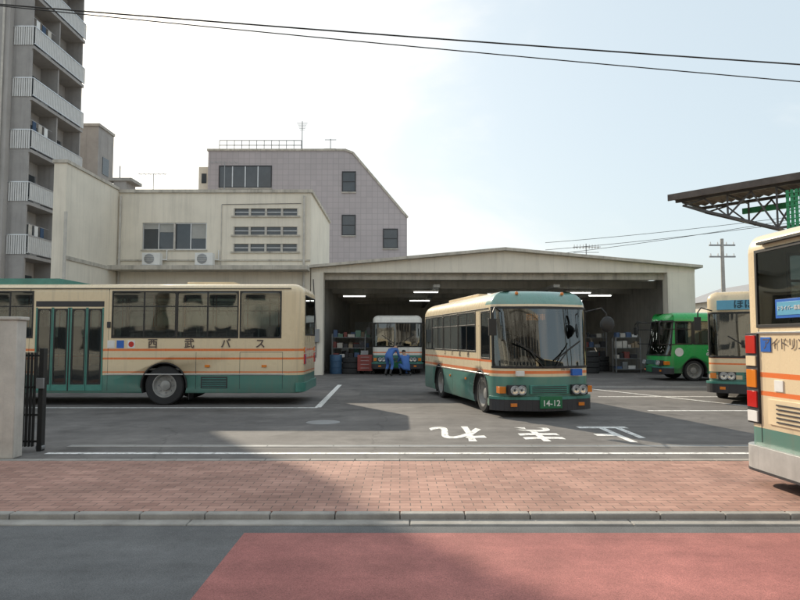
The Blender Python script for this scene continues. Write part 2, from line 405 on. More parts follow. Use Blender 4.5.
mirrors(d,xf,hw,2.1); wipers(d,xf,1.25,hw)
d.build('trim',root,bevel=.006)
for ch,x in zip('西武バス',(-1.55,-2.45,-3.35,-4.20)):
    text(ch,'lettering',root,(x,y+.012,1.50),(R(90),0,R(180)),.25,M_brown,off=.004)
# ------------------------------------------------------------ midibus
phi=R(11)
ROOFT=(.17,.33,.29)
L=6.85; W=2.16
pm=livery('midibus_paint',[(0,.84,TEAL),(.90,.96,ORANGE),(1.13,1.18,ORANGE),(2.36,5,ROOFT,L/2-.75)],CREAM)
def sx(a,b,z0=1.36,z1=2.22,*k): return (L/2-b,L/2-a,z0,z1,*k)
sr=[sx(.46,1.0,1.22,2.20,1),sx(1.45,2.8),sx(2.9,4.25),sx(4.35,5.5),sx(5.6,6.35)]
sl=[sx(.50,.75,.6,2.20,1),sx(.82,1.15,.6,2.20,1),sx(1.5,2.85),sx(2.95,4.2),sx(4.3,5.5),sx(5.6,6.35)]
h=Vector((math.sin(phi),-math.cos(phi),0)); lf=Vector((math.cos(phi),math.sin(phi),0))
corner=Vector((2.0,13.25,0)); cen=corner+lf*W/2-h*L/2
root,d,band,P,pt,hw,xf,xr=make_bus('midibus',L,W,2.66,cen,math.atan2(h.y,h.x),pm,sl,sr,(L/2-1.1,L/2-4.75),ws=(1.04,2.28),rearwin=(-.7,.7,1.5,2.2),r=.44,bulge=.15,rake=.18,wrap=.28,wr=.42,wsgl=M_glassd,rr=.36,ri=.42,zb=.20)
MB=root
front_face(d,band,xf,hw,.15,-.13)
mirrors(d,xf,hw,1.85,rnd=True); wipers(d,xf,1.06,hw,.15)
d.box(xf-.34,xf-.28,-.50,.50,1.98,2.18,M_dark)
for s in (-1,1):
    d.box(L/2-6.4,L/2-.5,s*(hw-.01),s*(hw+.012),.85,.875,M_alu); d.box(L/2-6.4,L/2-.5,s*(hw-.01),s*(hw+.02),2.275,2.295,M_black)
d.box(L/2-1.12,L/2-1.11,-hw-.004,-hw+.01,.5,2.25,M_dark)
for a in (2.2,3.6): d.box(L/2-a-.05,L/2-a+.05,-hw-.02,-hw,.66,.71,M_orange)
for a in (1.9,3.4,4.1,5.5): d.box(L/2-a-.004,L/2-a+.004,-hw-.002,-hw+.01,.3,.8,M_black)
d.box(-2.2,.6,-.55,.55,2.64,2.76,M_creamp)
d.box(xf+.04,xf+.146,.52,.74,.86,1.0,M_blue); d.box(xf+.05,xf+.15,-.70,-.54,.86,.96,M_white)
for s in(-1,1): d.sphere((xf-.30,s*.52,2.60),.04,M_orange,10)
d.box(xf-.26,xf-.24,-.80,-.35,2.02,2.18,M_dark); d.box(xf-.29,xf-.26,-.12,.12,1.86,1.95,M_dark)
d.build('trim',root,bevel=.006)
text('14-12','plate_number',root,(xf+.15+.088,0,.30),(R(90),0,R(90)),.17,M_white,off=.002)
text('A6-86','fleet_number',root,(xf+.146,.36,.995),(R(90),0,R(90)),.08,M_brown)
text('回送車','destination',root,(xf-.275,-.1,2.08),(R(90),0,R(90)),.15,mat('led_amber',(.9,.35,.05),emit=.8,ecol=(1,.35,.08)))
for ch,a in zip('西武バス',(2.0,2.7,3.4,4.1)): text(ch,'lettering',root,(L/2-a,-hw-.01,1.255),(R(90),0,0),.14,M_brown)
# ------------------------------------------------------------ bus inside the garage
pg=livery('workshop_bus_paint',[(0,.90,TEAL),(1.0,1.05,ORANGE)],(.80,.78,.72))
wb=[(-3.6+i*1.4,-3.6+i*1.4+1.3,1.5,2.4) for i in range(5)]
root,d,band,P,pt,hw,xf,xr=make_bus('city_bus.001',9,2.3,2.75,(-.12,29.75+4.5,0),R(-90),pg,wb,wb,(3.0,-1.8),ws=(1.3,2.38),wsgl=M_glassd)
front_face(d,band,xf,hw,.06); wipers(d,xf,1.3,hw); mirrors(d,xf,hw,2.0)
d.build('trim',root,bevel=.006)
# ------------------------------------------------------------ cream bus right, front three-quarter
pc=livery('city_bus_paint_b',[(0,.62,TEAL),(.72,.80,TEAL),(.98,1.02,ORANGE),(1.14,1.18,ORANGE)],CREAM)
h=Vector((-math.sin(R(31)),-math.cos(R(31)),0)); lf=Vector((-h.y,h.x,0))
c2=Vector((7.85,16.4,0))+lf*1.2-h*4.5
root,d,band,P,pt,hw,xf,xr=make_bus('city_bus.002',9,2.4,2.84,c2,math.atan2(h.y,h.x),pc,wb,wb,(2.6,-2.2),ws=(1.18,2.28),wsgl=M_glassd)
front_face(d,band,xf,hw,.06); wipers(d,xf,1.18,hw); mirrors(d,xf,hw,2.0)
d.box(xf-.12,xf+.045,-.95,.95,2.36,2.60,M_lblue)
d.build('trim',root,bevel=.006)
text('ほほえみ','headboard',root,(xf+.050,-.1,2.48),(R(90),0,R(90)),.24,mat('board_ink',(.02,.06,.09)),off=.004)
# ------------------------------------------------------------ green community bus
GR=(.02,.40,.09)
pgn=livery('green_bus_paint',[(0,.5,(.02,.26,.08))],GR)
wl=[(2.55-i*1.35-.1,2.55-i*1.35+1.15,1.45,2.30) for i in range(5)]
root,d,band,P,pt,hw,xf,xr=make_bus('green_community_bus',7,2.1,2.68,(10.3+3.5,26.15,0),R(181.5),pgn,wl,wl,(2.35,-2.0),ws=(1.0,2.35),r=.40,bulge=.14,rake=.34,wr=.40,wsgl=M_glassd,frames=M_black,rr=.3,ri=.38)
front_face(d,band,xf,hw,.14); mirrors(d,xf,hw,1.95)
for i in range(4): d.box(2.55-i*1.35-.24,2.55-i*1.35-.10,hw-.01,hw+.005,1.45,2.30,M_black)
d.box(1.15,-3.0,hw-.01,hw+.004,2.34,2.38,M_black)
d.build('trim',root,bevel=.006)
text('みどり号','side_lettering',root,(1.3,hw+.012,1.08),(R(90),0,R(180)),.30,M_white,off=.006)
text('●','side_emblem',root,(2.95,hw+.012,1.10),(R(90),0,R(180)),.45,M_white)
# ------------------------------------------------------------ near bus right edge, rear view
pr=livery('city_bus_paint_c',[(0,.66,TEAL),(1.22,1.275,ORANGE),(1.02,1.07,ORANGE)],CREAM)
th=R(4); f=Vector((math.cos(th),math.sin(th),0)); lf=Vector((-f.y,f.x,0))
fc=Vector((3.99,7.42,-.03)); c3=fc-lf*1.25+f*5.25
sw=[(a,b,c,2.62) for a,b,c,e in srs]
root,d,band,P,pt,hw,xf,xr=make_bus('city_bus.003',10.5,2.5,2.82,c3,th,pr,sw,sw,(-1.9,3.1),ws=(1.25,2.5),rearwin=(-.95,.98,1.80,2.60),r=.16,rr=.2,ri=.14,zb=.16)
band(.20,.46,.06,M_bump,'DR',-2,.2); band(.18,.21,.065,M_dark,'DR',-2,.2)
for s in (-1,1):
    for z0,z1,mm in ((1.48,1.68,M_red),(1.34,1.45,M_creamp),(1.10,1.30,M_orange),(.88,1.06,M_red),(.72,.84,M_white)):
        d.box(xr-.035,xr+.03,s*1.02,s*1.19,z0,z1,mm)
    d.box(xr-.02,xr+.03,s*1.0,s*1.21,.70,1.71,M_dark)
d.box(xr-.018,xr+.01,-.85,.85,.72,.99,M_creamp)
for k in range(5): d.box(xr-.03,xr,-.7,.7,.75+k*.045,.765+k*.045,M_dark)
d.box(xr-.022,xr+.01,.22,.66,1.86,2.06,M_blue); d.box(xr-.026,xr-.022,.25,.63,1.89,2.03,M_lblue)
d.box(xr-.012,xr+.01,.78,.95,1.50,1.66,M_blue); d.box(xr-.012,xr+.01,.60,.74,1.08,1.20,M_white)
for yy in (-.98,.99): d.box(xr-.004,xr+.01,yy-.004,yy+.004,.5,1.75,M_dark)
d.box(xr-.05,xr+.01,-.3,.3,.50,.66,M_white)
d.box(xr-.06,xr,-.9,.9,2.68,2.71,M_black)
d.box(xr-.02,xr+.02,-1.0,1.0,1.70,1.72,M_alu)
d.build('trim',root,bevel=.006)
text('アイドリング・ストップ','rear_lettering',root,(xr-.012,.15,1.58),(R(90),0,R(-90)),.14,M_brown)
text('ドライバー募集','rear_sticker_text',root,(xr-.030,.44,1.96),(R(90),0,R(-90)),.052,M_white)
# ------------------------------------------------------------ ground materials
def asphalt(name,c1,c2,crack=True,tyre=False):
    m=bpy.data.materials.new(name); t,n,l=nt(m); b=n['Principled BSDF']; b.inputs['Roughness'].default_value=.85
    tc=n.new('ShaderNodeTexCoord')
    def noise(s,d=5,r=.6,vec=None):
        x=n.new('ShaderNodeTexNoise'); x.inputs['Scale'].default_value=s; x.inputs['Detail'].default_value=d; x.inputs['Roughness'].default_value=r; l.new(vec or tc.outputs['Object'],x.inputs['Vector']); return x
    def rng(src,a,b2,c,d2):
        q=n.new('ShaderNodeMapRange'); q.inputs['From Min'].default_value=a; q.inputs['From Max'].default_value=b2; q.inputs['To Min'].default_value=c; q.inputs['To Max'].default_value=d2; l.new(src,q.inputs['Value']); return q.outputs[0]
    def mul(a,b2):
        k=n.new('ShaderNodeMath'); k.operation='MULTIPLY'; l.new(a,k.inputs[0]); l.new(b2,k.inputs[1]); return k.outputs[0]
    a=noise(.35,6,.65); g=noise(120,3,.7); md=noise(3,6,.7)
    mx=n.new('ShaderNodeMix'); mx.data_type='RGBA'
    l.new(rng(a.outputs['Fac'],.35,.65,0,1),mx.inputs['Factor']); mx.inputs['A'].default_value=(*c1,1); mx.inputs['B'].default_value=(*c2,1)
    v=mul(rng(g.outputs['Fac'],.3,.7,.55,1.45),rng(md.outputs['Fac'],.3,.7,.82,1.12))
    mp=n.new('ShaderNodeMapping'); mp.inputs['Scale'].default_value=(.12,1.6,1); l.new(tc.outputs['Object'],mp.inputs['Vector'])
    st=noise(1.3,5,.6,mp.outputs[0]); v=mul(v,rng(st.outputs['Fac'],.35,.65,.85,1.1))
    # pale dust blotches
    du=noise(.7,7,.75); v=mul(v,rng(du.outputs['Fac'],.45,.70,.95,1.22))
    if crack:
        wn=noise(1.5,4); wv=n.new('ShaderNodeVectorMath'); wv.operation='MULTIPLY_ADD'; wv.inputs[1].default_value=(.6,.6,.6)
        l.new(wn.outputs['Color'],wv.inputs[0]); l.new(tc.outputs['Object'],wv.inputs[2])
        vo=n.new('ShaderNodeTexVoronoi'); vo.feature='DISTANCE_TO_EDGE'; vo.inputs['Scale'].default_value=.2; l.new(wv.outputs[0],vo.inputs['Vector'])
        v=mul(v,rng(vo.outputs['Distance'],0,.005,.70,1))
        os=noise(.9,3,.5); v=mul(v,rng(os.outputs['Fac'],.58,.70,1,.68))
    s=n.new('ShaderNodeVectorMath'); s.operation='SCALE'; l.new(mx.outputs['Result'],s.inputs[0]); l.new(v,s.inputs['Scale']); l.new(s.outputs[0],b.inputs['Base Color'])
    bp=n.new('ShaderNodeBump'); bp.inputs['Strength'].default_value=.5; bp.inputs['Distance'].default_value=.006; l.new(g.outputs['Fac'],bp.inputs['Height']); l.new(bp.outputs[0],b.inputs['Normal'])
    return m
M_as=asphalt('depot_asphalt',(.125,.118,.115),(.165,.155,.147))
M_rd=asphalt('road_asphalt',(.12,.125,.13),(.145,.148,.15),crack=False)
M_redr=asphalt('red_road_surfacing',(.34,.125,.115),(.40,.16,.14),crack=False)
M_gnd=asphalt('ground_mat',(.14,.14,.13),(.18,.17,.15),crack=False)
def pavers():
    m=bpy.data.materials.new('brick_pavers'); t,n,l=nt(m); b=n['Principled BSDF']; b.inputs['Roughness'].default_value=.85
    tc=n.new('ShaderNodeTexCoord')
    br=n.new('ShaderNodeTexBrick'); br.inputs['Scale'].default_value=1; br.inputs['Brick Width'].default_value=.205; br.inputs['Row Height'].default_value=.105; br.inputs['Mortar Size'].default_value=.005; br.inputs['Mortar Smooth'].default_value=.4
    br.inputs['Color1'].default_value=(.43,.25,.20,1); br.inputs['Color2'].default_value=(.31,.17,.135,1); br.inputs['Mortar'].default_value=(.15,.115,.095,1); br.inputs['Bias'].default_value=-.15
    l.new(tc.outputs['Object'],br.inputs['Vector'])
    nz=n.new('ShaderNodeTexNoise'); nz.inputs['Scale'].default_value=1.1; nz.inputs['Detail'].default_value=8; nz.inputs['Roughness'].default_value=.7; l.new(tc.outputs['Object'],nz.inputs['Vector'])
    mr=n.new('ShaderNodeMapRange'); mr.inputs['From Min'].default_value=.3; mr.inputs['From Max'].default_value=.7; mr.inputs['To Min'].default_value=.72; mr.inputs['To Max'].default_value=1.25; l.new(nz.outputs['Fac'],mr.inputs['Value'])
    s=n.new('ShaderNodeVectorMath'); s.operation='SCALE'; l.new(br.outputs['Color'],s.inputs[0]); l.new(mr.outputs[0],s.inputs['Scale']); l.new(s.outputs[0],b.inputs['Base Color'])
    bp=n.new('ShaderNodeBump'); bp.inputs['Strength'].default_value=.7; bp.inputs['Distance'].default_value=.006; bp.invert=True; l.new(br.outputs['Fac'],bp.inputs['Height']); l.new(bp.outputs[0],b.inputs['Normal'])
    return m
M_pav=pavers()
def wornpaint(name,col):
    m=bpy.data.materials.new(name); t,n,l=nt(m); b=n['Principled BSDF']; b.inputs['Roughness'].default_value=.7
    tc=n.new('ShaderNodeTexCoord'); nz=n.new('ShaderNodeTexNoise'); nz.inputs['Scale'].default_value=9; nz.inputs['Detail'].default_value=10; nz.inputs['Roughness'].default_value=.8; l.new(tc.outputs['Object'],nz.inputs['Vector'])
    cr=n.new('ShaderNodeMapRange'); cr.inputs['From Min'].default_value=.50; cr.inputs['From Max'].default_value=.62; l.new(nz.outputs['Fac'],cr.inputs['Value'])
    mx=n.new('ShaderNodeMix'); mx.data_type='RGBA'; l.new(cr.outputs[0],mx.inputs['Factor']); mx.inputs['A'].default_value=(*col,1); mx.inputs['B'].default_value=(.26,.25,.24,1); l.new(mx.outputs['Result'],b.inputs['Base Color']); return m
M_line=wornpaint('road_marking_white',(.80,.80,.78))
def sheet(name,x0,x1,y0,y1,z,m):
    g=G(); g.add([(x0,y0,z),(x1,y0,z),(x1,y1,z),(x0,y1,z)],[(0,1,2,3)],m); return g.build(name,recalc=False,smooth=False)
sheet('ground',-500,500,-400,700,-.10,M_gnd)
sheet('road',-60,60,-6.5,5.84,-.06,M_rd)
sheet('red_road_surface',-1.34,60,.8,5.62,-.056,M_redr)
M_gut=mat('gutter_concrete',(.36,.345,.32),.9,var=.30,ns=3,bump=.4,bs=50)
g=G()
x=-60
while x<60: g.box(x+.003,x+2.0,5.84,6.00,-.2,-.045,M_gut); x+=2.003
x=-60
while x<60: g.box(x+.004,x+.596,6.004,6.11,-.2,.003,M_gut); x+=.6
g.build('kerb',bevel=.012)
g=G(); g.box(-60,60,6.114,8.60,-.2,.0,M_pav); g.build('sidewalk')
g=G()
x=-60
while x<60: g.box(x+.004,x+.596,8.604,8.72,-.2,.008,M_gut); x+=.6
g.build('sidewalk_edging',bevel=.01)
g=G(); g.box(-60,60,8.724,60,-.2,.0,M_as); g.build('depot_yard')
g=G(); g.box(-60,60,-9.5,-6.5,-.2,.05,M_concl); g.build('pavement')
g=G(); g.box(-5.0,20,9.70,9.73,0,.006,M_gut); g.box(-5,20,9.86,9.89,0,.006,M_gut)
x=-5
while x<20:
    g.box(x,x+.99,9.735,9.855,0,.004,M_steel); x+=1.0
g.build('gate_rail')
def strip(g,p0,p1,w,z=.004):
    p0=Vector((*p0,z));p1=Vector((*p1,z));dd=(p1-p0).normalized();a=Vector((-dd.y,dd.x,0))*w/2
    g.add([p0-a,p1-a,p1+a,p0+a],[(0,1,2,3)],M_line)
g=G()
strip(g,(-5.0,9.16),(14,9.16),.13)
strip(g,(-13,15.25),(-1.95,15.25),.14); strip(g,(-1.95,15.33),(-2.15,23.0),.15)
for yy in (14.6,18.2,22.0): strip(g,(5.6,yy),(11.5,yy),.13)
g.build('yard_markings',smooth=False,recalc=False)
g=G(); strip(g,(5.2,23.5),(9.5,13.0),.12,.008); g.build('yard_marking_diagonal',smooth=False,recalc=False)
M_patch=asphalt('patch_asphalt',(.095,.092,.09),(.12,.115,.11),crack=False)
sheet('asphalt_patch',-1.2,3.1,18.6,20.4,.002,M_patch); sheet('asphalt_patch.001',6.3,9.8,10.15,10.7,.002,M_patch)
for ch,x in (('れ',1.00),('ま',2.36),('止',3.70)):
    text(ch,'road_lettering',None,(x,11.25,.004),(0,0,R(180)),1.0,M_line,ext=0,sx=.95,sy=2.0,off=.022)
g=G(); g.lathe((-1.5,12.6,.002),(0,0,1),[(.0,0),(.003,.30),(.0,.33)],M_steel,32); g.build('manhole_cover')
# ------------------------------------------------------------ depot building
D=empty('bus_depot_building')
def wall(g,x0,x1,y,z0,z1,th,ops,m):
    xs=sorted({x0,x1,*[o[0] for o in ops],*[o[1] for o in ops]}); zs=sorted({z0,z1,*[o[2] for o in ops],*[o[3] for o in ops]})
    for i in range(len(xs)-1):
        for j in range(len(zs)-1):
            xm=(xs[i]+xs[i+1])/2; zm=(zs[j]+zs[j+1])/2
            if any(o[0]<xm<o[1] and o[2]<zm<o[3] for o in ops): continue
            g.box(xs[i],xs[i+1],y,y+th,zs[j],zs[j+1],m)
def window(g,xa,xb,y,za,zb,n=2,fm=None,rec=.09,sill=True):
    fm=fm or M_alu; t=.045
    g.box(xa,xb,y+rec+.02,y+rec+.04,za,zb,M_bglass)
    g.box(xa,xb,y+rec-.03,y+rec+.03,za,za+t,fm); g.box(xa,xb,y+rec-.03,y+rec+.03,zb-t,zb,fm)
    for i in range(n+1):
        x=xa+(xb-xa)*i/n; x=min(max(x,xa+t/2),xb-t/2); g.box(x-t/2,x+t/2,y+rec-.025,y+rec+.028,za+t,zb-t,fm)
    if sill: g.box(xa-.05,xb+.05,y-.05,y+rec-.03,za-.05,za-.002,M_stucco2)
BX0,BX1,BY=-13.1,-4.15,29.5
g=G()
ops=[(-11.98,-8.99,5.78,7.05)]
rows=[(7.38,7.72),(6.48,6.86),(5.70,6.06)]
for a,b in rows: ops.append((-7.75,-4.75,a,b))
wall(g,BX0,BX1,BY,0,8.45,.3,ops,M_stucco)
g.box(BX1-.3,BX1,BY+.302,37,0,8.45,M_stucco); g.box(BX0,BX0+.3,BY+.302,37,0,8.45,M_stucco); g.box(BX0,BX1,37,37.3,0,8.45,M_stucco)
g.box(BX0+.3,BX1-.3,BY+.302,37,8.0,8.2,M_conc); g.box(BX0+.3,BX1-.3,BY+1.8,BY+1.9,4.9,8.0,M_int)
g.box(BX0-.06,BX1+.08,BY-.08,BY+.35,8.452,8.60,M_stucco2); g.box(BX1-.35,BX1+.08,BY+.352,37.3,8.452,8.60,M_stucco2)
g.build('office_block',D)
g=G()
window(g,-11.98,-8.99,BY,5.78,7.05,4)
for i in (0,1,3):
    xa=-11.98+i*.7475+.03; g.box(xa,xa+.69,BY+.100,BY+.108,7.02-.25-.15*i,7.0,mat('blind',(.40,.40,.38),.8))
g.box(-10.52,-10.45,BY-.02,BY+.09,5.80,7.03,M_concl)
for a,b in rows:
    g.box(-7.75,-4.75,BY+.10,BY+.13,a,b,M_bglass)
    for i in range(5):
        x=-7.75+3.0*i/4; g.box(x-.05,x+.05,BY+.02,BY+.098,a,b,M_concl)
    g.box(-7.75,-4.75,BY+.05,BY+.095,(a+b)/2-.015,(a+b)/2+.015,M_alu)
    g.box(-7.85,-4.65,BY-.06,BY+.04,a-.08,a-.002,M_stucco2)
g.build('windows',D)
g=G()
g.box(BX0-.05,BX1+.0,BY-1.0,BY-.003,4.75,4.95,M_stucco2)
g.box(BX0,BX1,BY-.06,BY-.003,5.25,5.32,M_stucco2)
for x in (-11.3,-8.9):
    g.box(x-.4,x+.4,BY-.65,BY-.30,5.0,5.55,M_white); g.lathe((x-.08,BY-.655,5.28),(0,-1,0),[(0,.0),(.01,.05),(.012,.21),(.0,.23)],M_steel,24)
    for k in range(5): g.box(x-.30,x+.14,BY-.68,BY-.672,5.12+k*.08,5.13+k*.08,M_white)
    g.box(x-.45,x+.45,BY-.7,BY-.25,4.952,4.998,M_steel)
    g.tube([(x+.3,BY-.3,5.3),(x+.5,BY-.05,5.3),(x+.5,BY-.05,5.75)],.03,M_white,8)
for x in (-13.0,-4.45): g.tube([(x,BY-.08,0),(x,BY-.08,8.3)],.05,M_concl,10)
g.tube([(-8.3,BY-.03,5.0),(-8.3,BY-.03,7.9)],.02,M_concl,8)
g.tube([(-8.3,BY-.03,7.9),(-4.6,BY-.03,7.95)],.012,M_dark,6)
g.tube([(-4.0,BY-.1,4.4),(-3.85,BY-.12,2.0),(-3.85,BY-.12,.8)],.018,M_dark,6)
g.box(-4.0,-3.7,BY-.2,BY-.09,1.5,2.1,M_steel)
g.box(-11.9,-5.6,BY-.03,BY-.002,.9,2.3,M_bglass)
for i in range(8): g.box(-11.9+i*.9-.03,-11.9+i*.9+.03,BY-.05,BY-.031,.9,2.3,M_alu)
g.build('fittings',D,bevel=.01)
g=G(); g.box(BX0-.5,BX0,24.8,29.498,0,8.55,M_stucco); g.box(BX0-.55,BX0+.06,24.74,29.4,8.552,8.68,M_stucco2)
g.box(BX0+.002,BX0+.05,24.9,29.4,4.75,4.9,M_stucco2)
g.tube([(BX0+.06,24.72,0),(BX0+.06,24.72,6.6)],.06,M_concl,10)
g.build('side_wing',D)
GX0,GX1,RX=-3.62,13.6,4.84
g=G()
def zr(x): return 5.72-abs(x-RX)*(.80/8.9)
g.prism([(GX0-.5,4.72),(GX1+.05,4.72),(GX1+.05,zr(GX1)),(RX,5.72),(GX0-.5,zr(GX0-.5))],'y',29.5,29.85,M_stucco)
g.prism([(GX0-.4,4.42),(12.35,4.42),(12.35,4.717),(GX0-.4,4.717)],'y',29.9,30.2,M_stucco2)
g.box(-4.10,GX0+.08,29.42,30.0,0,4.717,M_stucco); g.box(12.35,GX1,29.42,30.0,0,4.717,M_stucco)
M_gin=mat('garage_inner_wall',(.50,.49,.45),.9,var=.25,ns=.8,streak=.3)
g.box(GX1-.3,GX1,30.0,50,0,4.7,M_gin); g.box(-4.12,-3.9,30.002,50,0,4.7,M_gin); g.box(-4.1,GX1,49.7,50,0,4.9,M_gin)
g.build('garage_walls',D)
g=G()
g.prism([(GX0-.55,zr(GX0-.55)+.005),(RX,5.725),(GX1+.3,zr(GX1+.3)+.005),(GX1+.3,zr(GX1+.3)+.13),(RX,5.86),(GX0-.55,zr(GX0-.55)+.13)],'y',29.2,50.2,M_stucco2)
g.build('garage_roof',D)
g=G()
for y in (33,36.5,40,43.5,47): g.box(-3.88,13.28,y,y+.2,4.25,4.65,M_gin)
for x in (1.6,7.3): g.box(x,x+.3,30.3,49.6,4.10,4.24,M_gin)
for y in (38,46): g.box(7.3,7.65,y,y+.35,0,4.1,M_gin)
g.build('garage_beams',D)
g=G(); M_tube=mat('fluorescent_tube',(.9,.9,.9),.5,emit=6)
for (x,y) in ((1.3,32),(5.2,33.5),(9.1,32.5),(10.8,34.5),(6.0,39),(10.5,39),(1.2,39),(3.5,44),(9,44),(-2.5,35)):
    g.box(x-.65,x+.65,y-.06,y+.06,4.02,4.09,M_white); g.cyl((x-.6,y,3.99),(x+.6,y,3.99),.022,.022,M_tube,8)
    g.cyl((x-.5,y,4.09),(x-.5,y,4.6),.008,.008,M_steel,6); g.cyl((x+.5,y,4.09),(x+.5,y,4.6),.008,.008,M_steel,6)
g.build('fluorescent_lights',D)
g=G()
M_slat=mat('obscure_glass',(.45,.48,.48),.3,var=.2)
g.box(2.0,5.2,49.6,49.69,0,3.4,M_steel); g.box(8.8,12.5,49.6,49.69,1.2,3.2,M_slat)
for i in range(5): g.box(8.8+i*.9,8.86+i*.9,49.55,49.6,1.2,3.2,M_alu)
g.box(-3.5,.5,49.6,49.69,1.4,3.0,M_slat)
g.build('garage_back_doors',D)
# ------------------------------------------------------------ workshop clutter
def shelf(name,x,y,w=1.6,hh=1.9):
    g=G()
    for dx in(0,w): 
        for dy in (0,.5): g.box(x+dx-.02,x+dx+.02,y+dy-.02,y+dy+.02,0,hh,M_steel)
    for k in range(4): g.box(x,x+w,y,y+.5,.15+k*.52,.18+k*.52,M_steel)
    cols=[mat('box_red',(.22,.06,.05)),mat('box_blue',(.08,.13,.24)),mat('box_card',(.35,.27,.18)),M_white,M_dark,mat('box_green',(.12,.22,.16)),M_steel,M_dark,M_concl]
    for k in range(4):
        xx=x+.05
        while xx<x+w-.2:
            ww=random.uniform(.12,.35); g.box(xx,min(xx+ww,x+w-.03),y+.05,y+.42,.182+k*.52,.182+k*.52+random.uniform(.12,.36),random.choice(cols)); xx+=ww+.04
    g.build(name,bevel=.008)
shelf('storage_shelf',-3.3,31.2); shelf('storage_shelf.001',-3.4,33.2,2.0,2.1); shelf('storage_shelf.002',8.9,34.5,2.2,2.0); shelf('storage_shelf.003',10.6,31.5,1.2,1.7)
def tyres(name,x,y,n):
    g=G()
    for k in range(n): g.lathe((x+random.uniform(-.03,.03),y,.26*k),(0,0,1),[(0,.28),(.0,.44),(.04,.48),(.22,.48),(.255,.44),(.255,.28),(.0,.28)],M_tyre,28)
    g.build(name)
tyres('tyre_stack',-2.3,30.7,3); tyres('tyre_stack.001',9.2,31.3,4); tyres('tyre_stack.002',10.3,33.2,3)
g=G()
g.lathe((-3.05,30.55,0),(0,0,1),[(0,0),(0,.29),(.02,.3),(.29,.29),(.3,.305),(.31,.29),(.58,.29),(.6,.305),(.62,.29),(.88,.3),(.9,.29),(.88,0)],mat('drum_blue',(.05,.12,.22),.5,var=.3),24); g.build('oil_drum')
g=G(); M_tool=mat('tool_red',(.28,.06,.05),.45,var=.3)
for (x,y) in ((-1.65,30.4),):
    g.box(x-.35,x+.35,y-.22,y+.22,.15,.9,M_tool)
    for k in range(4): g.box(x-.32,x+.32,y-.235,y-.22,.2+k*.17,.34+k*.17,M_tool); g.box(x-.2,x+.2,y-.25,y-.236,.28+k*.17,.295+k*.17,M_alu)
    for dx in(-.28,.28):
        for dy in (-.15,.15): g.cyl((x+dx-.02,y+dy,.07),(x+dx+.02,y+dy,.07),.07,.07,M_black,12)
        g.box(x+dx-.01,x+dx+.01,y-.16,y+.16,.1,.15,M_steel)
    g.box(x-.2,x+.15,y-.1,y+.12,.9,1.1,M_steel)
g.build('tool_cart',bevel=.01)
g=G(); g.box(8.0,8.6,30.8,31.3,0,1.2,M_white); g.box(8.05,8.55,30.79,30.8,.7,1.1,M_dark); g.box(8.1,8.5,30.85,31.2,1.2,1.45,M_steel); g.tube([(8.3,30.8,.5),(8.3,30.5,.2),(8.0,30.4,.03),(7.4,30.5,.03)],.02,M_black); g.build('service_machine',bevel=.015)
g=G(); g.box(-3.5,-2.0,36,37,.75,.82,M_steel)
for dx in (-3.45,-2.1):
    for dy in (36.05,36.9): g.box(dx,dx+.06,dy,dy+.06,0,.75,M_steel)
g.box(-3.3,-2.9,36.2,36.6,.82,1.1,M_white); g.box(-2.6,-2.3,36.2,36.6,.82,1.3,M_teal); g.build('work_bench',bevel=.01)
# ------------------------------------------------------------ people
def skinperson(name,J,E,Rr,colors,loc,rz,scl=1):
    me=bpy.data.meshes.new(name); keys=list(J); me.from_pydata([J[k] for k in keys],[(keys.index(a),keys.index(b)) for a,b in E],[])
    o=bpy.data.objects.new(name,me); sc.collection.objects.link(o)
    bpy.context.view_layer.objects.active=o
    o.modifiers.new('s','SKIN')
    for i,k in enumerate(keys):
        rr=Rr[k]; rr=rr if isinstance(rr,tuple) else (rr,rr); me.skin_vertices[0].data[i].radius=rr
        me.skin_vertices[0].data[i].use_root=(k=='pelvis')
    sb=o.modifiers.new('u','SUBSURF'); sb.levels=2; sb.render_levels=2
    bpy.context.view_layer.update(); dg=bpy.context.evaluated_depsgraph_get(); nm=bpy.data.meshes.new_from_object(o.evaluated_get(dg)); o.modifiers.clear(); o.data=nm
    nm.materials.clear()
    ml=[]; 
    for k,m in colors.items():
        if m not in ml: ml.append(m); nm.materials.append(m)
    ks=list(colors)
    for p in nm.polygons:
        c=p.center; best=min(ks,key=lambda k:(Vector(J[k])-c).length); p.material_index=ml.index(colors[best]); p.use_smooth=True
    o.location=loc; o.rotation_euler=(0,0,rz); o.scale=(scl,)*3; return o
M_skin=mat('skin',(.50,.30,.21),.6); M_hair=mat('hair_black',(.02,.018,.016),.6); M_ov=mat('overalls_blue',(.07,.17,.46),.85,bump=.3); M_boot=mat('boot_black',(.03,.03,.03),.6); M_shirt=mat('shirt_white',(.65,.66,.68),.8)
def hand(J,E,Rr,col,w,base,dirv,side,palm):
    dv=Vector(dirv).normalized(); sd=Vector(side).normalized(); b=Vector(base)
    for i,(o,l) in enumerate(((-.03,.065),(-.01,.075),(.01,.072),(.03,.058))):
        for k,t in enumerate((.07,.07+l*.5,.07+l)):
            nme=f'{w}f{i}{k}'; J[nme]=tuple(b+dv*t+sd*o+Vector(palm)*(.012*k*k)); Rr[nme]=.010-.001*k; col[nme]=M_skin
        E+=[(w,f'{w}f{i}0'),(f'{w}f{i}0',f'{w}f{i}1'),(f'{w}f{i}1',f'{w}f{i}2')]
    J[w+'t0']=tuple(b+dv*.03+sd*-.045); J[w+'t1']=tuple(b+dv*.065+sd*-.06); Rr[w+'t0']=.013; Rr[w+'t1']=.010; col[w+'t0']=col[w+'t1']=M_skin
    E+=[(w,w+'t0'),(w+'t0',w+'t1')]
